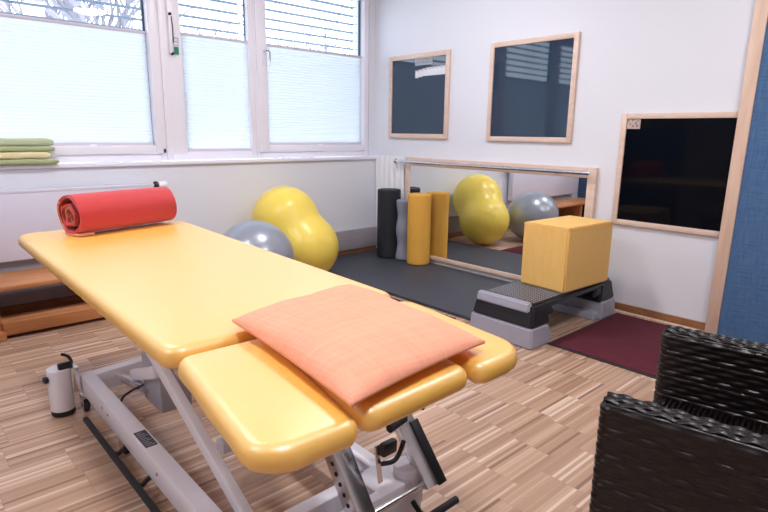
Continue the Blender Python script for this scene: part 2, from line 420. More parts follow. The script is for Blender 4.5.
# columns: (frame x0, frame x1, glass x0, glass x1, sash?)
WIN = [(-1.257, -.065, -1.150, -.128, True), (-2.0, -1.257, -1.838, -1.295, False), (-3.17, -2.0, -3.10, -2.080, True),
       (-4.25, -3.17, -4.16, -3.26, True), (-5.35, -4.25, -5.26, -4.34, True)]  # these two windows stay out of view, added for light and reflections
ZB = .932
blind_top = [1.828, 1.830, 1.803, 1.80, 1.80]
blind_bot = [1.058, 1.012, 1.060, 1.06, 1.06]
blind_name = ['white pleated blind in the right-hand window, next to the room corner',
              'narrow white pleated blind in the middle window',
              'wide white pleated blind in the left window above the stacked towels',
              'white pleated blind in the fourth window, left of the photo', 'white pleated blind in the last window, left of the photo']
for i, (fx0, fx1, gx0, gx1, sash) in enumerate(WIN):
    w = bpy.data.objects.new('window_%d' % (i + 1), None); COL.objects.link(w); w['kind'] = 'structure'
    bm = NB(); rect_frame(bm, fx0 + .001, fx1 - .001, ZB, WT, .062, .135, .045, .05, .045)
    if not sash:
        box(bm, fx0 + .02, gx0 - .005, .064, .130, ZB + .01, WT - .01, .003)
        box(bm, gx1 + .004, fx1 - .004, .064, .130, ZB + .01, WT - .01, .003)
        box(bm, gx0 - .01, gx1 + .01, .066, .128, ZB + .02, blind_bot[i] - .0175, .003)
    finish('window_frame', bm, M['upvc'], w)
    if sash:
        bm = NB()
        sx0, sx1 = fx0 + .012, fx1 - .012
        box(bm, sx0, gx0, .045, .118, .985, WT - .03, .006); box(bm, gx1, sx1, .045, .118, .985, WT - .03, .006)
        box(bm, gx0, gx1, .046, .118, .985, blind_bot[i] - .0175, .006); box(bm, gx0, gx1, .046, .118, WT - .10, WT - .03, .006)
        finish('sash', bm, M['upvc'], w)
    bm = NB(); rect_frame(bm, gx0, gx1, blind_bot[i] - .014, WT - .08, .106, .125, .012, bev=0); finish('gasket', bm, M['gasket'], w)
    bm = NB(); box(bm, gx0 + .002, gx1 - .002, .113, .119, blind_bot[i] - .012, WT - .08); finish('pane', bm, M['glass'], w)
    if sash:
        for (hx, hz) in ((sx0 + .02, .985), (sx1 - .012, .99)):
            bm = NB(); box(bm, hx - .008, hx + .008, .036, .048, hz, hz + .028, .003); finish('hinge_cap', bm, M['black_plastic'] if hx > -2.2 and hx < -1.9 else M['upvc'], w)
    if i in (0, 3, 4):   # handle
        hx = sx0 + .060
        bm = NB(); box(bm, hx - .014, hx + .014, .035, .046, 1.66, 1.80, .005); finish('handle_plate', bm, M['upvc'], w)
        bm = NB(); tube(bm, smooth_path([(hx, .04, 1.775), (hx, .0, 1.778), (hx + .022, -.012, 1.772), (hx + .026, -.012, 1.72), (hx + .016, -.010, 1.665)]), .0085, 10)
        finish('handle', bm, M['chrome'], w)
    # pleated blind: thing
    zt, zb = blind_top[i], blind_bot[i]
    b_ = thing('pleated_blind', blind_name[i], 'window blind', ((gx0 + gx1) / 2, .095, zb), 0, 'pleated blinds')
    bm = NB(); n = int((zt - zb) / .011); xs = (gx0 + .006, gx1 - .006); prev = None
    for k in range(n + 1):
        z = zb + (zt - zb) * k / n; y = .094 + (.0013 if k % 2 else -.0013)
        cur = [bm.verts.new((x, y, z)) for x in xs]
        if prev: bm.faces.new((prev[0], prev[1], cur[1], cur[0]))
        prev = cur
    part('pleated_cloth', bm, M['blind'], b_, smooth=False)
    bm = NB(); box(bm, gx0 + .002, gx1 - .002, .083, .105, zt - .003, zt + .016, .003); part('top_rail', bm, M['blind_rail'], b_)
    bm = NB(); box(bm, gx0 + .002, gx1 - .002, .083, .105, zb - .018, zb + .003, .003); part('bottom_rail', bm, M['blind_rail'], b_)
    if i in (0, 2):
        gx = (gx0 + gx1) / 2 + (.02 if i == 0 else .10)
        bm = NB(); box(bm, gx - .022, gx + .022, .070, .086, zb - .024, zb - .010, .004); part('pull_tab', bm, M['upvc'], b_)
    # outside venetian blind
    vb = thing('exterior_slat_blind', ['outside slat blind seen through the top of the right-hand window', 'outside slat blind seen through the top of the middle window',
               'outside slat blind seen through the top of the left window', 'outside slat blind of the fourth window, left of the photo', 'outside slat blind of the last window, left of the photo'][i],
               'exterior blind', ((fx0 + fx1) / 2, .24, 1.0), 0, 'outside slat blinds')
    bm = NB(); z = 1.05
    while z < WT + .1:
        r = bmesh.ops.create_grid(bm, x_segments=1, y_segments=4, size=.5)
        for v in r['verts']:
            yy = v.co.y
            v.co = V(((fx0 + fx1) / 2 + v.co.x * (fx1 - fx0 - .03), .24 + yy * .088, z - .012 * (yy * 2) ** 2 + .004 * yy))
        z += .073
    part('slats', bm, M['slat'], vb)
    bm = NB()
    for f in (.28, .72):
        x = fx0 + (fx1 - fx0) * f
        for yy in (.206, .274): tube(bm, [(x, yy, 1.04), (x, yy, WT + .2)], .0018, 5)
    part('ladder_cord', bm, M['slat'], vb)
# fanlight opener on the post between left and middle windows
op = thing('fanlight_opener', 'grey and chrome lever opener on the white post between left and middle windows', 'window opener', (-1.925, .055, 1.68))
bm = NB(); box(bm, -1.938, -1.916, .040, .061, 1.685, 1.94, .004); part('lever', bm, M['upvc'], op)
bm = NB(); tube(bm, [(-1.934, .052, 1.93), (-1.948, .052, 2.40)], .006, 8); part('rod', bm, M['upvc'], op)
bm = NB(); tube(bm, [(-1.912, .046, 1.935), (-1.908, .044, 1.86), (-1.909, .044, 1.76)], .004, 8); part('latch', bm, M['black_plastic'], op)
bm = NB(); tube(bm, [(-1.930, .05, 1.948), (-1.912, .04, 1.952)], .009, 8); part('pivot', bm, M['black_plastic'], op)
bm = NB(); tube(bm, [(-1.93, .05, 1.680), (-1.910, .04, 1.69)], .009, 8); part('pivot', bm, M['black_plastic'], op)
st = thing('instruction_sticker', 'small white and green sticker on the window post beside the lever opener', 'sticker', (-1.885, .061, 1.68))
bm = NB(); box(bm, -1.905, -1.865, .059, .062, 1.68, 1.80); part('backing', bm, M['paper'], st)
bm = NB(); box(bm, -1.902, -1.868, .0575, .059, 1.683, 1.735); part('green_panel', bm, M['green_ink'], st)
bm = NB()
for z in (1.742, 1.768, 1.794): box(bm, -1.903, -1.867, .0575, .059, z, z + .003)
for x in (-1.903, -1.869): box(bm, x, x + .002, .0574, .059, 1.742, 1.797)
part('printed_lines', bm, M['grey_ink'], st)

# ---------------------------------------------------------------- outside: bare trees, white block
def tree(name, label, base, h, seed, material, spread=.5, lean=(0, 0)):
    rr = random.Random(seed); bm = NB()
    def grow(p, d, ln, r, lev):
        pts = [p]; q = p.copy(); dd = d.copy()
        for k in range(4):
            dd = (dd + V((rr.uniform(-1, 1), rr.uniform(-1, 1), rr.uniform(-.4, .8))) * .18).normalized()
            q = q + dd * ln / 4; pts.append(q.copy())
        tube(bm, pts, [r * (1 - .12 * k) for k in range(5)], 6, cap=False)
        if lev == 0: return
        for k in range(rr.choice((3, 4)) if lev > 1 else 4):
            s = pts[rr.choice((2, 3, 4, 4))]
            nd = (dd + V((rr.uniform(-1, 1), rr.uniform(-1, 1), rr.uniform(-.5, .8))) * spread * 1.6).normalized()
            grow(s, nd, ln * rr.uniform(.55, .8), r * .60, lev - 1)
    grow(V(base), V((lean[0], lean[1], 1)).normalized(), h, .17, 5)
    return solo(name, bm, material, label, 'tree', base)
tree('bare_tree', 'leafless tree with fine grey branches outside the left window', (-.9, 5.0, -2.5), 3.2, 11, M['bark'])
tree('bare_tree', 'leafless tree with reddish branches at the far left, outside the left window', (-5.0, 9.5, -2.5), 4.6, 11, M['bark_red'], .55)
tree('bare_tree', 'thin leafless tree outside the right-hand window', (7.0, 11.0, -2.5), 3.0, 21, M['bark'])
bm = NB(); box(bm, -6, 14, 3, 30, -3, -2.5)
g = struct('ground', bm, M['concrete'])
bl = thing('chimney', 'white rectangular block outside, seen above the left pleated blind', 'chimney', (-2.1, 3.3, -2.5))
bm = NB(); box(bm, -2.18, -2.01, 3.2, 3.4, -2.5, 2.46, .01); part('shaft', bm, mat('white_render', (.9, .9, .92), .8), bl)
bm = NB(); box(bm, -2.19, -2.00, 3.19, 3.41, 2.42, 2.48, .01); part('cap', bm, M['concrete'], bl)

# ---------------------------------------------------------------- radiator
rad = thing('panel_radiator', 'flat white panel radiator under the left window', 'radiator', (-3.0, -.06, .35))
bm = NB(); box(bm, -3.75, -2.175, -.105, -.035, .355, .772, .008); part('panel', bm, M['radiator'], rad)
bm = NB()
box(bm, -3.752, -2.173, -.107, -.033, .766, .786, .004)
part('top_grille', bm, mat('radiator_grille', (.74, .76, .84), .4), rad)
bm = NB(); k = -3.74
while k < -2.19: box(bm, k, k + .006, -.095, -.045, .784, .789); k += .014
part('grille_bars', bm, M['radiator'], rad)['kind'] = 'stuff'
bm = NB(); lathe(bm, capsule_prof(.025, .060, .010), (-2.140, -.09, .772), (1, 0, 0), 24); vh = part('valve_head', bm, M['upvc'], rad)
bm = NB(); lathe(bm, capsule_prof(.027, .022, .004), (-2.168, -.09, .772), (1, 0, 0), 24); part('valve_collar', bm, M['black_plastic'], vh)
for x in (-3.5, -2.4):
    bm = NB(); box(bm, x, x + .03, -.04, -.0005, .40, .70); part('wall_bracket', bm, M['steel'], rad)

# ---------------------------------------------------------------- gym bench
be = thing('wooden_bench', 'long low orange pine gym bench in front of the radiator', 'bench', (-3.0, -.31, 0))
bm = NB(); box(bm, -3.75, -2.12, -.50, -.12, .272, .300, .008); part('seat', bm, M['pine'], be)
for x in (-3.245, -2.42):
    bm = NB()
    box(bm, x, x + .055, -.535, -.10, 0, .05, .008); box(bm, x + .008, x + .047, -.47, -.16, .05, .272, .006)
    part('leg', bm, M['pine'], be)
bm = NB(); box(bm, -3.20, -2.40, -.515, -.37, .022, .098, .006); part('stretcher', bm, M['pine'], be)

# blue partition far left (seen in the mirror)
pt = thing('blue_partition', 'blue fabric partition with dark base standing past the bench end, seen in the wall mirror', 'partition', (-3.85, -.75, 0))
bm = NB(); box(bm, -3.87, -3.83, -1.4, -.06, .27, 1.25, .004); part('fabric_panel', bm, M['denim'], pt)
bm = NB(); box(bm, -3.875, -3.825, -1.4, -.06, 0, .27, .004); part('base_panel', bm, M['black_rubber'], pt)

# ---------------------------------------------------------------- boards on the right wall
def board(label, y0, y1, z0, z1, fw, glassm):
    """y0 = far (near corner), y1 = near"""
    t = thing('framed_board', label, 'framed board', (-.012, (y0 + y1) / 2, z0), 0, 'framed dark glass boards')
    bm = NB()
    a, b2 = y1, y0
    box(bm, -.022, -.001, a, a + fw, z0, z1, .003); box(bm, -.022, -.001, b2 - fw, b2, z0, z1, .003)
    box(bm, -.0215, -.001, a + fw, b2 - fw, z0, z0 + fw, .003); box(bm, -.0215, -.001, a + fw, b2 - fw, z1 - fw, z1, .003)
    part('frame', bm, M['maple'], t)
    bm = NB(); box(bm, -.012, -.004, a + fw * .8, b2 - fw * .8, z0 + fw * .8, z1 - fw * .8); part('glass_panel', bm, glassm, t)
    return t
b1 = board('small portrait dark board with printed strips near its top, nearest the window', -.175, -.900, 1.108, 1.822, .040, M['board_glass'])
bm = NB(); box(bm, -.0142, -.0128, -.705, -.50, 1.722, 1.782); lb = part('label_strip', bm, M['grey_label'], b1, 'grey printed strip')
bm = NB()
for k in range(7): box(bm, -.0150, -.0142, -.69 + k * .027, -.676 + k * .027, 1.738, 1.752)
for z in (1.762, 1.771): box(bm, -.0150, -.0142, -.695, -.51, z, z + .004)
part('print', bm, M['grey_ink'], lb)
bm = NB()   # white scalloped paper strip
for k in range(8):
    yy = -.852 + k * .0435
    zt = 1.700 - max(0, k - 4) * .006; z0_ = 1.632 - (0 if k < 5 else (k - 5) * .006)
    box(bm, -.0142, -.0128, yy, yy + .0425, z0_, zt)
lb = part('paper_strip', bm, M['paper'], b1, 'white paper strip with a red scalloped edge')
bm = NB()
for k in range(8):
    yy = -.852 + k * .0435; zt = 1.700 - max(0, k - 4) * .006
    pts = [(-.0145, yy + .0425 * j / 8, zt - .003 - .014 * (1 - math.sin(PI * j / 8))) for j in range(9)]
    tube(bm, pts, .0017, 5)
part('red_scallops', bm, M['red_ink'], lb)
board('middle dark board reflecting the window blinds, above the mirror', -1.308, -2.035, 1.100, 1.825, .036, M['board_glass'])
b3 = board('large black landscape board with small beige label in its corner, right of the mirror', -2.38, -3.13, .582, 1.292, .034, M['black_gloss'])
bm = NB(); box(bm, -.0142, -.0128, -2.500, -2.417, 1.196, 1.256); lb = part('label_card', bm, M['beige_label'], b3, 'small beige printed label')
bm = NB()
for k, (y, z) in enumerate([(-2.49, 1.24), (-2.475, 1.225), (-2.455, 1.242), (-2.44, 1.222), (-2.46, 1.208), (-2.485, 1.206), (-2.43, 1.24)]):
    box(bm, -.0150, -.0142, y, y + .010, z, z + .009 + .004 * (k % 3))
part('print', bm, M['grey_ink'], lb)

# ---------------------------------------------------------------- wall mirror with barre
mi = thing('wall_mirror', 'long low wood-framed mirror fixed to the right wall behind the yellow roller', 'mirror', (-.015, -1.33, .05))
MY0, MY1, MZ0, MZ1 = -.425, -2.25, .052, .941
bm = NB()
box(bm, -.034, -.001, MY1, MY1 + .060, MZ0, MZ1, .003); box(bm, -.034, -.001, MY0 - .055, MY0, MZ0, MZ1, .003)
box(bm, -.0335, -.001, MY1 + .06, MY0 - .055, MZ0, MZ0 + .036, .003); box(bm, -.0335, -.001, MY1 + .06, MY0 - .055, MZ1 - .072, MZ1, .003)
part('frame', bm, M['maple'], mi)
bm = NB(); box(bm, -.026, -.018, MY1 + .055, MY0 - .05, MZ0 + .03, MZ1 - .068); part('mirror_glass', bm, M['mirror'], mi)
ba = thing('barre', 'steel barre rail running along the top of the mirror', 'handrail', (-.075, -1.28, .88))
bm = NB(); tube(bm, [(-.075, -.345, .903), (-.075, -2.225, .905)], .0135, 16); part('rail', bm, M['steel'], ba)
for y in (-.62, -1.98):
    bm = NB(); box(bm, -.078, -.034, y - .008, y + .008, .888, .900, .003); part('bracket', bm, M['steel'], ba)
bm = NB(); lathe(bm, capsule_prof(.024, .014, .003), (-.075, -.332, .903), (0, -1, 0), 24); tube(bm, [(-.075, -.337, .903), (-.046, -.337, .903)], .008, 10)
part('end_flange', bm, M['steel'], ba)

# curtain at the left end of the mirror
bm = NB(); ny, nz = 60, 24; lay = []
for side in (0, 1):
    g_ = []
    for j in range(nz + 1):
        z = .035 + (.945 - .035) * j / nz; row = []
        for i in range(ny + 1):
            t = i / ny; f = 1 - j / nz
            y = -.012 - t * (.385 + .03 * f)
            x = -.028 + .011 * math.sin(t * 32 + .6 * math.sin(z * 5)) * (.6 + .5 * f) + .004 * math.sin(t * 71 + z * 3) + side * .003
            row.append(bm.verts.new((x, y, z)))
        g_.append(row)
    lay.append(g_)
for s, g_ in enumerate(lay):
    for j in range(nz):
        for i in range(ny): bm.faces.new((g_[j][i], g_[j][i + 1], g_[j + 1][i + 1], g_[j + 1][i]))
for j in range(nz):
    for i in (0, ny): bm.faces.new((lay[0][j][i], lay[0][j + 1][i], lay[1][j + 1][i], lay[1][j][i]))
for i in range(ny):
    for j in (0, nz): bm.faces.new((lay[0][j][i], lay[0][j][i + 1], lay[1][j][i + 1], lay[1][j][i]))
solo('curtain', bm, M['curtain'], 'white curtain gathered in the corner between window wall and mirror', 'curtain', (-.03, -.2, .035), angle=80)

# ---------------------------------------------------------------- mats
MT = .024
bm = NB(); box(bm, -.955, -.036, -2.05, -.036, 0.001, MT, .006)
solo('training_mat', bm, M['mat_dark'], 'dark grey training mat on the floor along the mirror', 'mat', (-.5, -1.05, 0))
dm = thing('doormat', 'burgundy carpet mat on the parquet in front of the black board', 'mat', (-.53, -3.1, 0))
bm = NB(); box(bm, -.935, -.085, -3.72, -2.512, .001, .006, .002); part('rubber_edge', bm, M['black_rubber'], dm)
bm = NB(); box(bm, -.920, -.100, -3.705, -2.527, .006, .0095, .002); part('pile', bm, M['doormat'], dm)

bm = NB(); box(bm, -1.85, -1.0, -1.9, -.80, .001, .009, .003)
solo('floor_mat', bm, M['doormat'], 'dark red floor mat between treatment table and training mat, seen in the mirror', 'mat', (-1.4, -1.35, 0))
# ---------------------------------------------------------------- foam rollers
def roller(name, mt, label, x, y, r, h, wav=0):
    bm = NB()
    prof = [(0, 0)]
    for i in range(6): a = PI / 2 * i / 5; prof.append((r - .014 + .014 * math.sin(a), .014 - .014 * math.cos(a)))
    n = 24
    for i in range(1, n):
        z = .014 + (h - .028) * i / n; prof.append((r - wav * (1 - math.cos(2 * PI * 2 * i / n)) / 2, z))
    for i in range(6): a = PI / 2 * i / 5; prof.append((r - .014 + .014 * math.cos(a), h - .014 + .014 * math.sin(a)))
    prof.append((r * .5, h + .003)); prof.append((0, h + .003))
    lathe(bm, prof, (x, y, MT), seg=48)
    return solo(name, bm, mt, label, 'foam roller', (x, y, MT), 'foam rollers')
roller('foam_roller', M['foam_black'], 'tall black foam roller standing in the corner', -.155, -.345, .106, .628)
roller('foam_roller', M['foam_grey'], 'slim grey contoured foam roller between the black and the yellow one', -.135, -.515, .064, .545, .014)
roller('foam_roller', M['foam_yellow'], 'thick yellow foam roller standing at the left end of the mirror', -.142, -.722, .102, .618)

# ---------------------------------------------------------------- balls
bm = NB(); RB = .277
lathe(bm, [(RB * math.sin(PI * i / 40), RB - RB * math.cos(PI * i / 40)) for i in range(41)], (-1.735, -.690, 0.0005), (.12, .1, 1) if False else (0, 0, 1), 64)
gb = solo('exercise_ball', bm, M['ball_grey'], 'silver grey exercise ball on the floor between treatment table and window wall', 'exercise ball', (-1.735, -.690, 0))
A = V((-1.165, -.470, .262)); Bc = V((-1.238, -.305, .470)); rL = .262; rU = .262
ax = (Bc - A); D = ax.length; ax.normalize(); prof = []
n = 72
for i in range(n + 1):
    th = i / n
    h = -rL + (D + rL + rU) * (1 - math.cos(PI * th)) / 2
    v1 = max(0, rL * rL - h * h) ** .5; v2 = max(0, rU * rU - (h - D) ** 2) ** .5
    prof.append(((v1 ** 7 + v2 ** 7) ** (1 / 7), h))
prof[0] = (0, -rL); prof[-1] = (0, D + rU)
bm = NB(); lathe(bm, prof, A, ax, 64)
solo('peanut_ball', bm, M['ball_yellow'], 'yellow peanut-shaped exercise ball leaning upright on the window wall', 'exercise ball', (A.x, A.y, 0), angle=80)

# ---------------------------------------------------------------- aerobic step with foam cube
SX0, SX1, SY0, SY1, SZ = -1.090, -.105, -2.510, -2.075, .246
sp = thing('aerobic_step', 'black and grey aerobic step on grey risers beside the training mat', 'aerobic step', ((SX0 + SX1) / 2, -2.28, 0))
def taper(bm, x0, x1, y0, y1, z0, z1, ix0, ix1, iy, bev=.012):
    vs = box(bm, x0, x1, y0, y1, z0, z1, 0)
    for v in vs:
        if v.co.z > (z0 + z1) / 2:
            v.co.x += ix0 if v.co.x < (x0 + x1) / 2 else -ix1
            v.co.y += iy if v.co.y < (y0 + y1) / 2 else -iy
    es = list({e for v in vs for e in v.link_edges})
    bmesh.ops.bevel(bm, geom=es, offset=bev, segments=3, affect='EDGES')
bm = NB()
taper(bm, SX0 + .03, SX1 - .03, SY0 + .018, SY1 - .018, .205, SZ, .010, .010, .012, .014)
taper(bm, SX0 + .008, SX0 + .20, SY0 + .010, SY1 - .010, .112, SZ - .004, .032, .03, .016)
taper(bm, SX1 - .20, SX1 - .008, SY0 + .010, SY1 - .010, .112, SZ - .004, .03, .032, .016)
taper(bm, SX0 + .15, SX0 + .27, SY0 + .022, SY1 - .022, .155, SZ - .01, .0, .05, .012)
taper(bm, SX1 - .27, SX1 - .15, SY0 + .022, SY1 - .022, .155, SZ - .01, .05, .0, .012)
pf = part('platform', bm, M['step_black'], sp)
for sgn, xe in ((1, SX0 + .030), (-1, SX1 - .030)):
    bm = NB()
    xs = sorted((xe - sgn * .012, xe + sgn * .026)); ya, yb = SY0 + .045, SY1 - .030
    vs = box(bm, xs[0], xs[1], ya, yb, .196, SZ + .004, 0)
    for v in vs:
        if v.co.z > .24: v.co.x += sgn * (.010)
    bmesh.ops.bevel(bm, geom=list(bm.edges), offset=.008, segments=3, affect='EDGES')
    part('end_cap', bm, M['step_grey'], pf, 'grey end strip')
bm = NB()
for i in range(46):
    for j in range(17):
        x = SX0 + .085 + i * .0195 + (.009 if j % 2 else 0); y = SY0 + .055 + j * .0195
        if x > SX1 - .08: continue
        bmesh.ops.create_cone(bm, cap_ends=True, segments=6, radius1=.0048, radius2=.0030, depth=.003, matrix=Matrix.Translation((x, y, SZ + .0015)))
o = part('grip_studs', bm, M['step_dots'], pf, 'raised grey grip studs'); o['kind'] = 'stuff'
for x0, x1, fx0, fx1 in ((SX0, SX0 + .19, SX0 + .0, SX0 + .255), (SX1 - .19, SX1, SX1 - .255, SX1)):
    bm = NB()
    taper(bm, x0, x1, SY0, SY1, 0, .115, .006, .006, .006, .008)
    taper(bm, fx0 + .004, fx1 - .004, SY0 + .02, SY1 - .02, 0, .05, .006, .006, .006, .008)
    part('riser', bm, M['step_grey'], sp)
th = math.radians(-3)
cu = thing('foam_cube', 'yellow foam positioning cube on top of the black step', 'foam cube', (-.482, -2.335, SZ + .0031))
bm = NB(); bmesh.ops.create_cube(bm, size=1)
bmesh.ops.subdivide_edges(bm, edges=list(bm.edges), cuts=0)
for v in bm.verts: v.co = V((v.co.x * .490, v.co.y * .315, (v.co.z + .5) * .385))
bmesh.ops.bevel(bm, geom=list(bm.edges), offset=.010, segments=3, affect='EDGES')
rm = Matrix.Translation((-.482, -2.335, SZ + .0031)) @ Matrix.Rotation(th, 4, 'Z')
for v in bm.verts: v.co = rm @ v.co
part('cover', bm, M['cube'], cu)
bm = NB()
pts = [rm @ V((x * .243, y * .1555, .378)) for x, y in ((-1, -1), (1, -1), (1, 1), (-1, 1), (-1, -1))]
tube(bm, pts, .0028, 6); part('seam', bm, M['cube'], cu)

# ---------------------------------------------------------------- treatment table
tt = thing('treatment_table', 'yellow vinyl treatment table on a white scissor-lift steel frame', 'treatment table', (-2.85, -2.35, 0))
TZ = .700
bm = NB(); pad(bm, [(-3.208, -2.965), (-2.532, -2.955), (-2.458, -1.225), (-3.190, -1.205)], [.05, .05, .10, .09], TZ - .054, TZ, .025, wr=.0015)
part('main_cushion', bm, M['vinyl'], tt)
bm = NB(); pad(bm, [(-3.262, -3.432), (-3.070, -3.440), (-2.980, -2.995), (-3.198, -2.986)], [.065, .035, .03, .035], TZ - .054, TZ - .003, .024, wr=.002)
part('arm_cushion', bm, M['vinyl'], tt)
bm = NB(); pad(bm, [(-2.762, -3.436), (-2.585, -3.436), (-2.532, -2.990), (-2.690, -2.996)], [.03, .085, .05, .03], TZ - .054, TZ - .003, .024, wr=.002)
part('arm_cushion', bm, M['vinyl'], tt)
bm = NB(); pad(bm, [(-3.058, -3.430), (-2.774, -3.424), (-2.702, -3.000), (-2.974, -3.010)], [.03, .03, .03, .03], TZ - .054, TZ - .003, .024)
part('head_cushion', bm, M['vinyl'], tt)
# carrying frame under the cushions
bm = NB()
for x in (-3.04, -2.64): box(bm, x - .02, x + .02, -2.93, -1.50, .592, .636, .003)
for y in (-2.90, -2.2, -1.53): box(bm, -3.02, -2.66, y - .02, y + .02, .593, .635, .003)
part('upper_frame', bm, M['enamel'], tt)
bm = NB()
for (x0, x1) in ((-3.17, -3.11), (-2.95, -2.86), (-2.70, -2.64)): box(bm, x0, x1, -3.30, -2.90, .618, .640, .003)
part('head_brackets', bm, M['steel'], tt)
bm = NB(); tube(bm, [(-3.19, -3.003, .668), (-2.56, -2.985, .668)], .009, 12); part('hinge_rod', bm, M['chrome'], tt)
# base
BZ0, BZ1 = .078, .160
bm = NB()
box(bm, -3.092, -3.038, -3.00, -1.630, BZ0, BZ1, .005)
box(bm, -2.612, -2.557, -3.00, -1.630, BZ0, BZ1, .005)
beam(bm, (-3.05, -1.664, .119), (-2.58, -1.615, .119), .055, .080)
box(bm, -3.05, -2.56, -2.975, -2.930, BZ0, BZ1 + .001, .005)
box(bm, -2.68, -2.515, -3.062, -2.935, BZ0 - .01, BZ1 + .002, .006)
box(bm, -2.88, -2.515, -3.063, -3.030, BZ0 - .01, BZ1 + .0015, .005)
box(bm, -3.092, -3.038, -3.02, -2.99, BZ0, BZ1, .005)
bf = part('base_frame', bm, M['enamel'], tt)
# rating plate on rail
bm = NB(); box(bm, -3.084, -3.046, -2.385, -2.270, BZ1, BZ1 + .0015); rp_ = part('rating_plate', bm, mat('plate_dark', (.05, .055, .07), .5), bf, 'dark printed plate')
bm = NB()
for k in range(9): box(bm, -3.080, -3.080 + .030 - .006 * (k % 3), -2.377 + k * .0115, -2.374 + k * .0115, BZ1 + .0015, BZ1 + .002)
part('printed_lines', bm, M['grey_label'], rp_)
# screws on the rail side
for y in (-1.95, -2.02, -2.5):
    bm = NB(); lathe(bm, capsule_prof(.006, .004, .001), (-3.092, y, .13), (-1, 0, 0), 12); part('bolt', bm, M['steel'], bf)
# lift arms (scissor)
for x in (-3.005, -2.655):
    bm = NB(); beam(bm, (x, -2.93, .150), (x, -1.93, .590), .026, .045, bev=.003)
    la = part('lift_arm', bm, M['enamel'], tt)
    bm = NB(); lathe(bm, capsule_prof(.014, .02, .003), (x - .014, -2.22, .463), (-1, 0, 0), 16); part('pivot_bolt', bm, M['steel'], la)
for x in (-2.968, -2.692):
    bm = NB(); beam(bm, (x, -1.72, .150), (x, -2.80, .590), .024, .040, bev=.003) if False else beam(bm, (x, -2.76, .595), (x, -2.50, .46), .024, .040, bev=.003)
    part('upper_link', bm, M['enamel'], tt)
bm = NB(); beam(bm, (-2.89, -2.50, .140), (-2.60, -2.50, .140), .055, .035, bev=.003); part('cross_bar', bm, M['enamel'], tt)
bm = NB(); beam(bm, (-3.0, -2.12, .505), (-2.66, -2.12, .505), .035, .035, bev=.003); part('cross_bar', bm, M['enamel'], tt)
# chrome struts at the head end, hinged on the axle
for k, x in enumerate((-2.778, -2.522)):
    bm = NB(); p0 = V((x, -3.118 + .012 * k, .128 + .020 * k)); p1 = V((x, -2.755, .615))
    if k: p1 = V((x - .03, -2.755, .615))
    beam(bm, p0, p1, .054, .060, up=(0, 1, 1), bev=.003)
    s = part('support_strut', bm, M['steel'], tt)
    d = (p1 - p0).normalized(); sd = V((1, 0, 0)); nrm = sd.cross(d).normalized()
    if nrm.y > 0: nrm = -nrm
    if k == 0:
        bm = NB()
        for j in range(11):
            c = p0 + d * (.03 + j * .028) + V((-.0275, 0, 0)); lathe(bm, [(0, 0), (.0062, 0), (.0062, .0012), (0, .0012)], c, (-1, 0, 0), 12)
        part('adjustment_holes', bm, M['black_rubber'], s)
    else:
        bm = NB(); beam(bm, p0 + nrm * .034 - d * .004 + V((.011, 0, 0)), p0 + nrm * .034 + d * .19 + V((.011, 0, 0)), .032, .010, up=nrm, bev=.003)
        part('cover_strip', bm, M['black_plastic'], s, 'black plastic cover')
bm = NB(); tube(bm, [(-2.80, -3.088, .152), (-2.48, -3.088, .152)], .009, 12); part('axle', bm, M['chrome'], tt)
# black cranked grips
bm = NB(); tube(bm, smooth_path([(-2.715, -3.04, .480), (-2.680, -3.07, .455), (-2.637, -3.10, .425), (-2.650, -3.11, .411), (-2.712, -3.125, .411)], 6), .0065, 10)
g1 = part('lock_lever', bm, M['black_plastic'], tt)
bm = NB(); tube(bm, [(-2.650, -3.112, .411), (-2.717, -3.126, .411)], .011, 12); part('grip', bm, M['black_rubber'], g1)
bm = NB(); beam(bm, (-2.737, -3.10, .360), (-2.722, -3.10, .245), .014, .005, up=(0, 1, 0), bev=.001); lk = part('lock_plate', bm, M['steel'], tt)
bm = NB(); box(bm, -2.730, -2.680, -3.120, -3.10, .328, .365, .005); part('lock_block', bm, M['black_plastic'], lk)
bm = NB(); tube(bm, smooth_path([(-2.727, -3.11, .308), (-2.690, -3.112, .300), (-2.668, -3.112, .312), (-2.650, -3.112, .346)], 6), .0065, 10); part('lever', bm, M['black_rubber'], lk)
bm = NB(); tube(bm, [(-2.90, -3.20, .632), (-2.89, -3.33, .630), (-2.868, -3.385, .628)], .007, 8); part('release_lever', bm, M['black_rubber'], tt)
# levelling canisters
def canister(cx, cy, r, h, full):
    bm = NB(); lathe(bm, [(0, 0), (r - .003, 0), (r - .001, .004), (r - .001, .026), (0, .026)], (cx, cy, .001), seg=40)
    foot = NB(); lathe(foot, capsule_prof(r, h - .022, .004), (cx, cy, .022), seg=48)
    c = part('wheel_canister', foot, M['enamel'], tt)
    part('rubber_base', bm, M['black_rubber'], c, 'black rubber base ring')
    return c
c1 = canister(-3.160, -1.625, .045, .200, True)
bm = NB(); box(bm, -3.165, -3.115, -1.655, -1.625, .194, .222, .006); part('latch_pad', bm, M['black_plastic'], c1)
bm = NB(); tube(bm, smooth_path([(-3.118, -1.64, .205), (-3.114, -1.635, .222), (-3.122, -1.622, .240), (-3.142, -1.610, .250)], 6), [.0062] * 19, 10); part('lever', bm, M['black_rubber'], c1)
bm = NB(); box(bm, -3.127, -3.098, -1.68, -1.632, .10, .205, .004); part('mounting_bracket', bm, M['steel'], c1)
bm = NB(); lathe(bm, capsule_prof(.014, .016, .004), (-3.204, -1.635, .165), (-1, -.2, 0), 16); part('knob', bm, M['black_plastic'], c1)
c2 = canister(-2.545, -3.025, .043, .190, False)
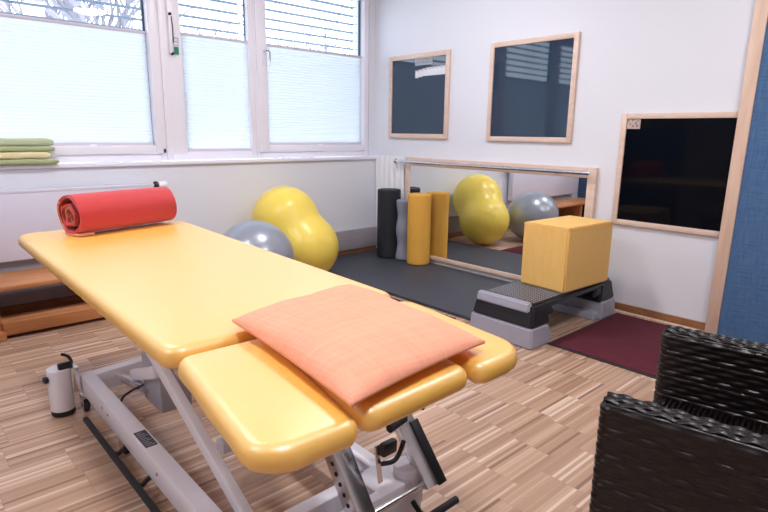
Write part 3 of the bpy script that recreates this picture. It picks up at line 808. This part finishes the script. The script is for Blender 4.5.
# casters
def caster(x, y):
    bm = NB(); box(bm, x - .016, x - .011, y - .02, y + .02, .022, .078, .002); box(bm, x + .011, x + .016, y - .02, y + .02, .022, .078, .002)
    box(bm, x - .016, x + .016, y - .02, y + .02, .066, .080, .002)
    c = part('caster', bm, M['steel'], tt)
    bm = NB(); lathe(bm, capsule_prof(.026, .020, .005), (x - .010, y, .027), (1, 0, 0), 24); part('wheel', bm, M['black_rubber'], c)
for x, y in ((-3.085, -1.668), (-3.066, -2.10), (-2.585, -1.745)): caster(x, y)
# treadle bars
bm = NB(); tube(bm, [(-3.137, -1.88, .070), (-3.132, -2.95, .070)], .0105, 12)
tb = part('foot_bar', bm, M['black_rubber'], tt)
for y in (-2.175, -2.405):
    bm = NB(); tube(bm, smooth_path([(-3.136, y - .012, .070), (-3.118, y - .014, .060), (-3.095, y, .062), (-3.06, y + .005, .074)], 5), .0085, 8); part('bracket', bm, M['black_plastic'], tb)
bm = NB(); tube(bm, [(-2.445, -3.135, .080), (-2.95, -3.135, .080)], .0115, 12)
tb2 = part('foot_bar', bm, M['black_rubber'], tt)
for x in (-2.56, -2.80):
    bm = NB(); tube(bm, smooth_path([(x, -3.135, .078), (x, -3.10, .070), (x, -3.064, .09)], 5), .008, 8); part('bracket', bm, M['black_plastic'], tb2)
# actuator, motor box, cable
bm = NB(); tube(bm, [(-2.955, -1.66, .125), (-2.955, -1.80, .150)], .011, 14); tube(bm, [(-2.955, -1.78, .146), (-2.955, -2.02, .192)], .019, 16)
ac = part('actuator', bm, M['steel'], tt)
bm = NB(); beam(bm, (-2.955, -1.90, .205), (-2.955, -2.16, .305), .030, .046, bev=.008); part('actuator_housing', bm, M['enamel'], ac)
bm = NB(); vs = box(bm, -2.950, -2.83, -2.16, -1.98, .135, .330, .012)
part('motor_box', bm, mat('grey_motor_housing', (.40, .40, .45), .45), ac)
bm = NB(); tube(bm, smooth_path([(-2.975, -2.06, .225), (-2.985, -1.96, .170), (-2.995, -1.87, .110), (-3.00, -1.83, .06), (-3.02, -1.80, .03), (-3.03, -1.76, .012)], 8), .0045, 8); part('power_cable', bm, M['black_rubber'], ac)

# ---------------------------------------------------------------- red rolled blanket
o0 = V((-2.992, -1.395, 0)); o1 = V((-2.525, -1.265, 0)); axd = (o1 - o0).normalized(); ln = .475
sdv = V((axd.y, -axd.x, 0))     # towards camera
rcx = .098; cen = V((-3.018, -1.440, TZ + .001 + .090))
def spiral_pt(t):
    """t 0..1 : outer to inner, returns (s, z, r)"""
    turns = 2.15
    th = -2.0 - t * turns * 2 * PI
    r = .091 - .013 * (t / .465) if t < .465 else .078 - .048 * ((t - .465) / .535) ** .6
    return th, r
N_ = 110; thick = .0125
outer = []; inner = []
for i in range(N_ + 1):
    t = i / N_; th, r = spiral_pt(t)
    sq = 1.0
    cs, sn = math.cos(th), math.sin(th)
    wob = .0025 * math.sin(5 * th) * t
    def mk(rr):
        s = cs * rr * 1.0; z = sn * rr * .96
        if rr > .06: z = max(z, -.0895)
        if t > .60: s -= .004; z -= .008
        return (s, z)
    outer.append(mk(r + thick / 2 + wob)); inner.append(mk(r - thick / 2 + wob))
def roll_mesh(bm, out, inn, l0, l1, segs=14):
    rings = []
    for k in range(segs + 1):
        l = l0 + (l1 - l0) * k / segs
        f = 1 - .02 * (abs(2 * k / segs - 1) ** 6)
        ring = [bm.verts.new(cen + axd * (l + .004 * math.sin(i * .35)) + sdv * s * f + V((0, 0, z * f + .0015 * noise.noise(V((s * 30, z * 30, l * 14)))))) for i, (s, z) in enumerate(out + inn[::-1])]
        rings.append(ring)
    m_ = len(rings[0])
    for A_, B_ in zip(rings, rings[1:]):
        for q in range(m_): bm.faces.new((A_[q], A_[(q + 1) % m_], B_[(q + 1) % m_], B_[q]))
    n_ = len(out)
    for ring in (rings[0], rings[-1]):
        for q in range(n_ - 1):
            bm.faces.new((ring[q], ring[q + 1], ring[m_ - 2 - q], ring[m_ - 1 - q]))
rb = thing('rolled_blanket', 'rolled red fleece blanket lying across the far end of the treatment table', 'blanket', (cen.x + .2, cen.y + .05, TZ))
bm = NB(); roll_mesh(bm, outer, inner, 0, ln); part('fleece_roll', bm, M['fleece'], rb, angle=60)
bm = NB()
inner2 = [inner[i] for i in range(N_ + 1)]
ctr = []
for i in range(0, 16):
    s, z = ((outer[i][0] + inner[i][0]) / 2, (outer[i][1] + inner[i][1]) / 2)
    ctr.append(cen + axd * (.000 + .004 * math.sin(i * .35)) + sdv * s * .95 + V((0, 0, z * .95)))
tube(bm, ctr, .0042, 6); part('stitched_edge', bm, M['stitch'], rb, 'salmon stitched edge')
# loose folded end inside and flap under the roll
bm = NB()
fl = [(-.030, -.018), (-.036, .012), (-.020, .034), (.004, .036), (.012, .012), (.000, -.010), (.014, -.030), (.034, -.040)]
pth = smooth_path([(s, z, 0) for s, z in fl], 5)
rings = []
for k in range(7):
    l = .004 + .05 * k
    rings.append([[bm.verts.new(cen + axd * l + sdv * (p.x - .004) + V((0, 0, p.y))) for p in pth], [bm.verts.new(cen + axd * l + sdv * (p.x * .72 - .004) + V((0, 0, p.y * .72))) for p in pth]])
for A_, B_ in zip(rings, rings[1:]):
    for s_ in (0, 1):
        for q in range(len(pth) - 1): bm.faces.new((A_[s_][q], A_[s_][q + 1], B_[s_][q + 1], B_[s_][q]))
for q in range(len(pth) - 1): bm.faces.new((rings[0][0][q], rings[0][0][q + 1], rings[0][1][q + 1], rings[0][1][q]))
part('inner_fold', bm, M['fleece_in'], rb, 'orange folded inner end')
bm = NB()
box(bm, 0, .075, -.060, .045, 0, .012, .005, 2, Matrix.Translation(V((cen.x - .004, cen.y, TZ + .0045))) @ Matrix.Rotation(math.atan2(axd.y, axd.x), 4, 'Z'))
part('bottom_flap', bm, M['stitch'], rb)

# ---------------------------------------------------------------- salmon pillow
PC = [V((-3.040, -2.934, 0)), V((-3.088, -3.430, 0)), V((-2.700, -3.398, 0)), V((-2.640, -2.868, 0))]
def pillow_pt(u, v, top):
    # u,v in -1..1
    a, b = (u + 1) / 2, (v + 1) / 2
    # edges bow inwards
    bu = .035 * (1 - u * u) * v * -1 * abs(v) ** 2; bv = .03 * (1 - v * v) * u * -1 * abs(u) ** 2
    a += bv * .5; b += bu * .5
    p = PC[0].lerp(PC[3], a).lerp(PC[1].lerp(PC[2], a), b)
    e = max(0, (1 - abs(u) ** 3.2)) ** .55 * max(0, (1 - abs(v) ** 3.2)) ** .55
    base = TZ + .006 + .017 * (1 - e)
    cr = .006 * noise.noise(V((p.x * 9, p.y * 9, 1))) + .0025 * noise.noise(V((p.x * 30, p.y * 12, 3)))
    if top: z = base + .004 + e * (.056 + cr)
    else: z = base - .002
    return V((p.x, p.y, z))
bm = NB(); n = 44; lay = []
for top in (0, 1): lay.append([[bm.verts.new(pillow_pt(-1 + 2 * i / n, -1 + 2 * j / n, top)) for i in range(n + 1)] for j in range(n + 1)])
for g_ in lay:
    for j in range(n):
        for i in range(n): bm.faces.new((g_[j][i], g_[j][i + 1], g_[j + 1][i + 1], g_[j + 1][i]))
for k in range(n):
    for (a, b) in (((0, k), (0, k + 1)), ((n, k), (n, k + 1)), ((k, 0), (k + 1, 0)), ((k, n), (k + 1, n))):
        bm.faces.new((lay[0][a[0]][a[1]], lay[0][b[0]][b[1]], lay[1][b[0]][b[1]], lay[1][a[0]][a[1]]))
solo('pillow', bm, M['pillow'], 'salmon orange square pillow on the near end of the treatment table', 'pillow', (-2.83, -3.12, TZ), angle=80)

# ---------------------------------------------------------------- towels on the sill
def towel(label, x0, x1, y0, y1, z0, z1, mt, sag=0, tilt=0, grp='folded towels on the window sill'):
    bm = NB(); nx = 24; rings = []
    h = (z1 - z0) / 2; cz = (z0 + z1) / 2; cy = (y0 + y1) / 2; w = (y1 - y0) / 2
    for i in range(nx + 1):
        t = i / nx; x = x0 + (x1 - x0) * t
        ed = min(1, min(t, 1 - t) * 9 + .0); sc = .55 + .45 * math.sin(PI / 2 * ed)
        ring = []
        for k in range(28):
            a = 2 * PI * k / 28; cy_, sz_ = math.cos(a), math.sin(a)
            yy = cy + math.copysign(abs(cy_) ** .45, cy_) * w * (.9 + .1 * sc)
            zz = cz + math.copysign(abs(sz_) ** .6, sz_) * h * sc + .0045 * noise.noise(V((x * 14, a * 1.2, z0 * 60)))
            ring.append(bm.verts.new((x, yy, max(zz, z0 + .0003) + sag * (t - .5) + tilt * 0)))
        rings.append(ring)
    for A_, B_ in zip(rings, rings[1:]):
        for k in range(28): bm.faces.new((A_[k], A_[(k + 1) % 28], B_[(k + 1) % 28], B_[k]))
    bm.faces.new(rings[0]); bm.faces.new(rings[-1])
    return solo('folded_towel', bm, mt, label, 'towel', ((x0 + x1) / 2, cy, z0), grp, angle=70)
Z = .9325
towel('sage green folded towel, lowest of the stack on the sill', -3.10, -2.735, -.060, .038, Z, Z + .034, M['towel_g'])
towel('cream yellow folded towel in the stack on the sill', -3.12, -2.775, -.058, .038, Z + .0345, Z + .078, M['towel_y'])
towel('sage green folded towel lying directly on the cream one', -3.10, -2.750, -.052, .038, Z + .0785, Z + .111, M['towel_g'])
towel('pale green folded towel, topmost of the stack on the sill', -3.09, -2.752, -.050, .038, Z + .1115, Z + .160, M['towel_g2'])
towel('teal folded cloth at the left edge of the towel stack', -3.30, -3.135, -.050, .038, Z, Z + .13, M['towel_t'])

# ---------------------------------------------------------------- wicker armchair
CH = V((-2.190, -3.852, 0)); CR = math.radians(9.5)
ch = thing('wicker_armchair', 'dark brown woven wicker armchair in the right foreground', 'armchair', CH, CR)
PH = .0150
def strand(s, t, per=.066):
    """bulge height for weave at height s and run t"""
    row = math.floor(s / PH); f = s / PH - row
    prof_ = math.sqrt(max(0, 1 - (2 * f - 1) ** 2))
    ph = (t / per + .5 * (row % 2)) * 2 * PI
    return .0052 * prof_ * (.45 + .55 * (.5 + .5 * math.cos(ph))) - .0012
def woven_wall(bm, x0, x1, y0, y1, z0, z1, cr=.022, dz=.0026, dt=.0062, topr=.018, thmap=None):
    """slab with rounded plan; rows wrap round it. local coords"""
    o = round_poly([(x0, y0), (x1, y0), (x1, y1), (x0, y1)], cr, 5)
    pts = []; s = 0
    for i in range(len(o)):
        p, n = o[i]; q, n2 = o[(i + 1) % len(o)]; d = (q - p).length
        k = max(1, int(d / dt))
        for j in range(k): pts.append((p.lerp(q, j / k), n.lerp(n2, j / k).normalized(), s + d * j / k))
        s += d
    per = s / round(s / .066)
    rings = []; nz_ = int((z1 - z0) / dz)
    for j in range(nz_ + 1):
        z = z0 + (z1 - z0) * j / nz_; ring = []
        ins = 0
        if z > z1 - topr: ins = topr * (1 - math.sqrt(max(0, 1 - ((z - (z1 - topr)) / topr) ** 2)))
        for p, n, ss in pts:
            q = p + n * (strand(z, ss, per) - ins)
            zz = z
            ring.append(bm.verts.new((q.x, q.y, zz)))
        rings.append(ring)
    m_ = len(pts)
    for A_, B_ in zip(rings, rings[1:]):
        for k in range(m_): bm.faces.new((A_[k], A_[(k + 1) % m_], B_[(k + 1) % m_], B_[k]))
    bm.faces.new(list(reversed(rings[0]))); bm.faces.new(rings[-1])
def rim(bm, x0, x1, y0, y1, z, along='y'):
    """flat strands laid along the top edge with crossing wraps"""
    w = (x1 - x0) if along == 'y' else (y1 - y0); n = max(3, round(w / .0125))
    for k in range(n):
        f = (k + .5) / n
        arch = .006 * math.sqrt(max(0, 1 - (2 * f - 1) ** 2))
        L0, L1 = (y0, y1) if along == 'y' else (x0, x1)
        m_ = int((L1 - L0) / .007); pts = []
        for j in range(m_ + 1):
            l = L0 + (L1 - L0) * j / m_
            zz = z + arch + .0026 * math.cos((l / .052 + .5 * (k % 2)) * 2 * PI)
            c = (x0 + (x1 - x0) * f, l) if along == 'y' else (l, y0 + (y1 - y0) * f)
            pts.append((c[0], c[1], zz))
        tube(bm, pts, .0058, 6)
AH = .610; AW = .056; HW = .305
for sgn in (-1, 1):
    bm = NB()
    xa, xb = (-HW, -HW + AW) if sgn < 0 else (HW - AW, HW)
    woven_wall(bm, xa, xb, -.33, .325, .05, AH)
    arm = finish('armrest', bm, M['wicker'], ch, angle=60)
    bm = NB(); rim(bm, xa + .004, xb - .004, -.30, .318, AH - .004); finish('woven_rim', bm, M['wicker'], arm, angle=60)
bm = NB(); woven_wall(bm, -HW + AW - .004, HW - AW + .004, -.325, -.27, .05, .86, dt=.010, dz=.0035); bk = finish('backrest', bm, M['wicker'], ch, angle=60)
bm = NB(); rim(bm, -HW + AW, HW - AW, -.322, -.273, .857, 'x'); finish('woven_rim', bm, M['wicker'], bk, angle=60)
bm = NB(); woven_wall(bm, -HW + AW - .004, HW - AW + .004, -.272, .305, .20, .405, dt=.010, dz=.0035); se = finish('seat', bm, M['wicker'], ch, angle=60)
bm = NB()
for k in range(44):
    y = -.262 + k * .0128; m_ = 50; pts = []
    for j in range(m_ + 1):
        x = -HW + AW + .003 + (2 * HW - 2 * AW - .006) * j / m_
        pts.append((x, y, .407 + .003 * math.cos((x / .04 + .5 * (k % 2)) * 2 * PI)))
    tube(bm, pts, .006, 5)
o = finish('seat_weave', bm, M['wicker'], se, angle=60)
for sx in (-1, 1):
    for sy in (-1, 1):
        bm = NB(); xx = sx * (HW - .028); yy = .29 if sy > 0 else -.295
        box(bm, xx - .02, xx + .02, yy - .02, yy + .02, 0, .055, .004); finish('leg', bm, M['black_plastic'], ch)

# ---------------------------------------------------------------- blue pinboard screen on the right
bb = thing('fabric_board', 'tall blue fabric board in a pale wooden frame behind the wicker chair', 'pinboard', (-.10, -3.7, 0))
tl = Matrix.Translation((-.10, 0, 0)) @ Matrix.Rotation(math.radians(1.6), 4, 'Y')
bm = NB(); Y0, Y1, HB = -3.052, -4.55, 2.3
box(bm, -.018, .018, Y0 - .066, Y0, .011, HB, .004, 2, tl); box(bm, -.018, .018, Y1, Y1 + .066, .011, HB, .004, 2, tl)
box(bm, -.017, .017, Y1 + .066, Y0 - .066, .011, .028, .004, 2, tl); box(bm, -.017, .017, Y1 + .066, Y0 - .066, HB - .066, HB, .004, 2, tl)
part('frame', bm, M['maple_v'], bb)
bm = NB(); box(bm, -.010, .010, Y1 + .06, Y0 - .06, .026, HB - .06, 0, 2, tl); part('fabric_panel', bm, M['denim'], bb)

# ---------------------------------------------------------------- ceiling lamps (real luminaires)
lamps = [(-1.35, -1.55, 'ceiling lamp above the training mat'), (-3.2, -1.55, 'ceiling lamp above the far end of the treatment table'),
         (-1.35, -3.7, 'ceiling lamp above the doormat'), (-3.2, -3.9, 'ceiling lamp above the camera end of the table'), (-4.9, -2.6, 'ceiling lamp over the left part of the room')]
for x, y, lb_ in lamps:
    t = thing('ceiling_lamp', 'round white ' + lb_, 'ceiling lamp', (x, y, ZC), 0, 'round ceiling lamps')
    bm = NB(); lathe(bm, [(0, 0), (.20, 0), (.205, -.05), (.19, -.055), (0, -.04)], (x, y, ZC - .001), seg=32); part('housing', bm, M['lamp_rim'], t)
    bm = NB(); lathe(bm, [(0, -.055), (.185, -.057), (.17, -.075), (0, -.085)], (x, y, ZC), seg=32); part('diffuser', bm, M['lamp_glow'], t)

# ---------------------------------------------------------------- world and view
w = bpy.data.worlds.new('world'); scene.world = w; w.use_nodes = True
bg = w.node_tree.nodes['Background']; bg.inputs[0].default_value = (.78, .89, 1.0, 1); bg.inputs[1].default_value = 4.0
vs_ = scene.view_settings
scene.display_settings.display_device = 'sRGB'
vs_.view_transform = 'Standard'; vs_.look = 'None'; vs_.exposure = 0.50; vs_.gamma = 1; vs_.use_curve_mapping = False
scene.cycles.use_denoising = True
scene.cycles.max_bounces = 10; scene.cycles.diffuse_bounces = 6; scene.cycles.transparent_max_bounces = 12
scene.cycles.sample_clamp_indirect = 6
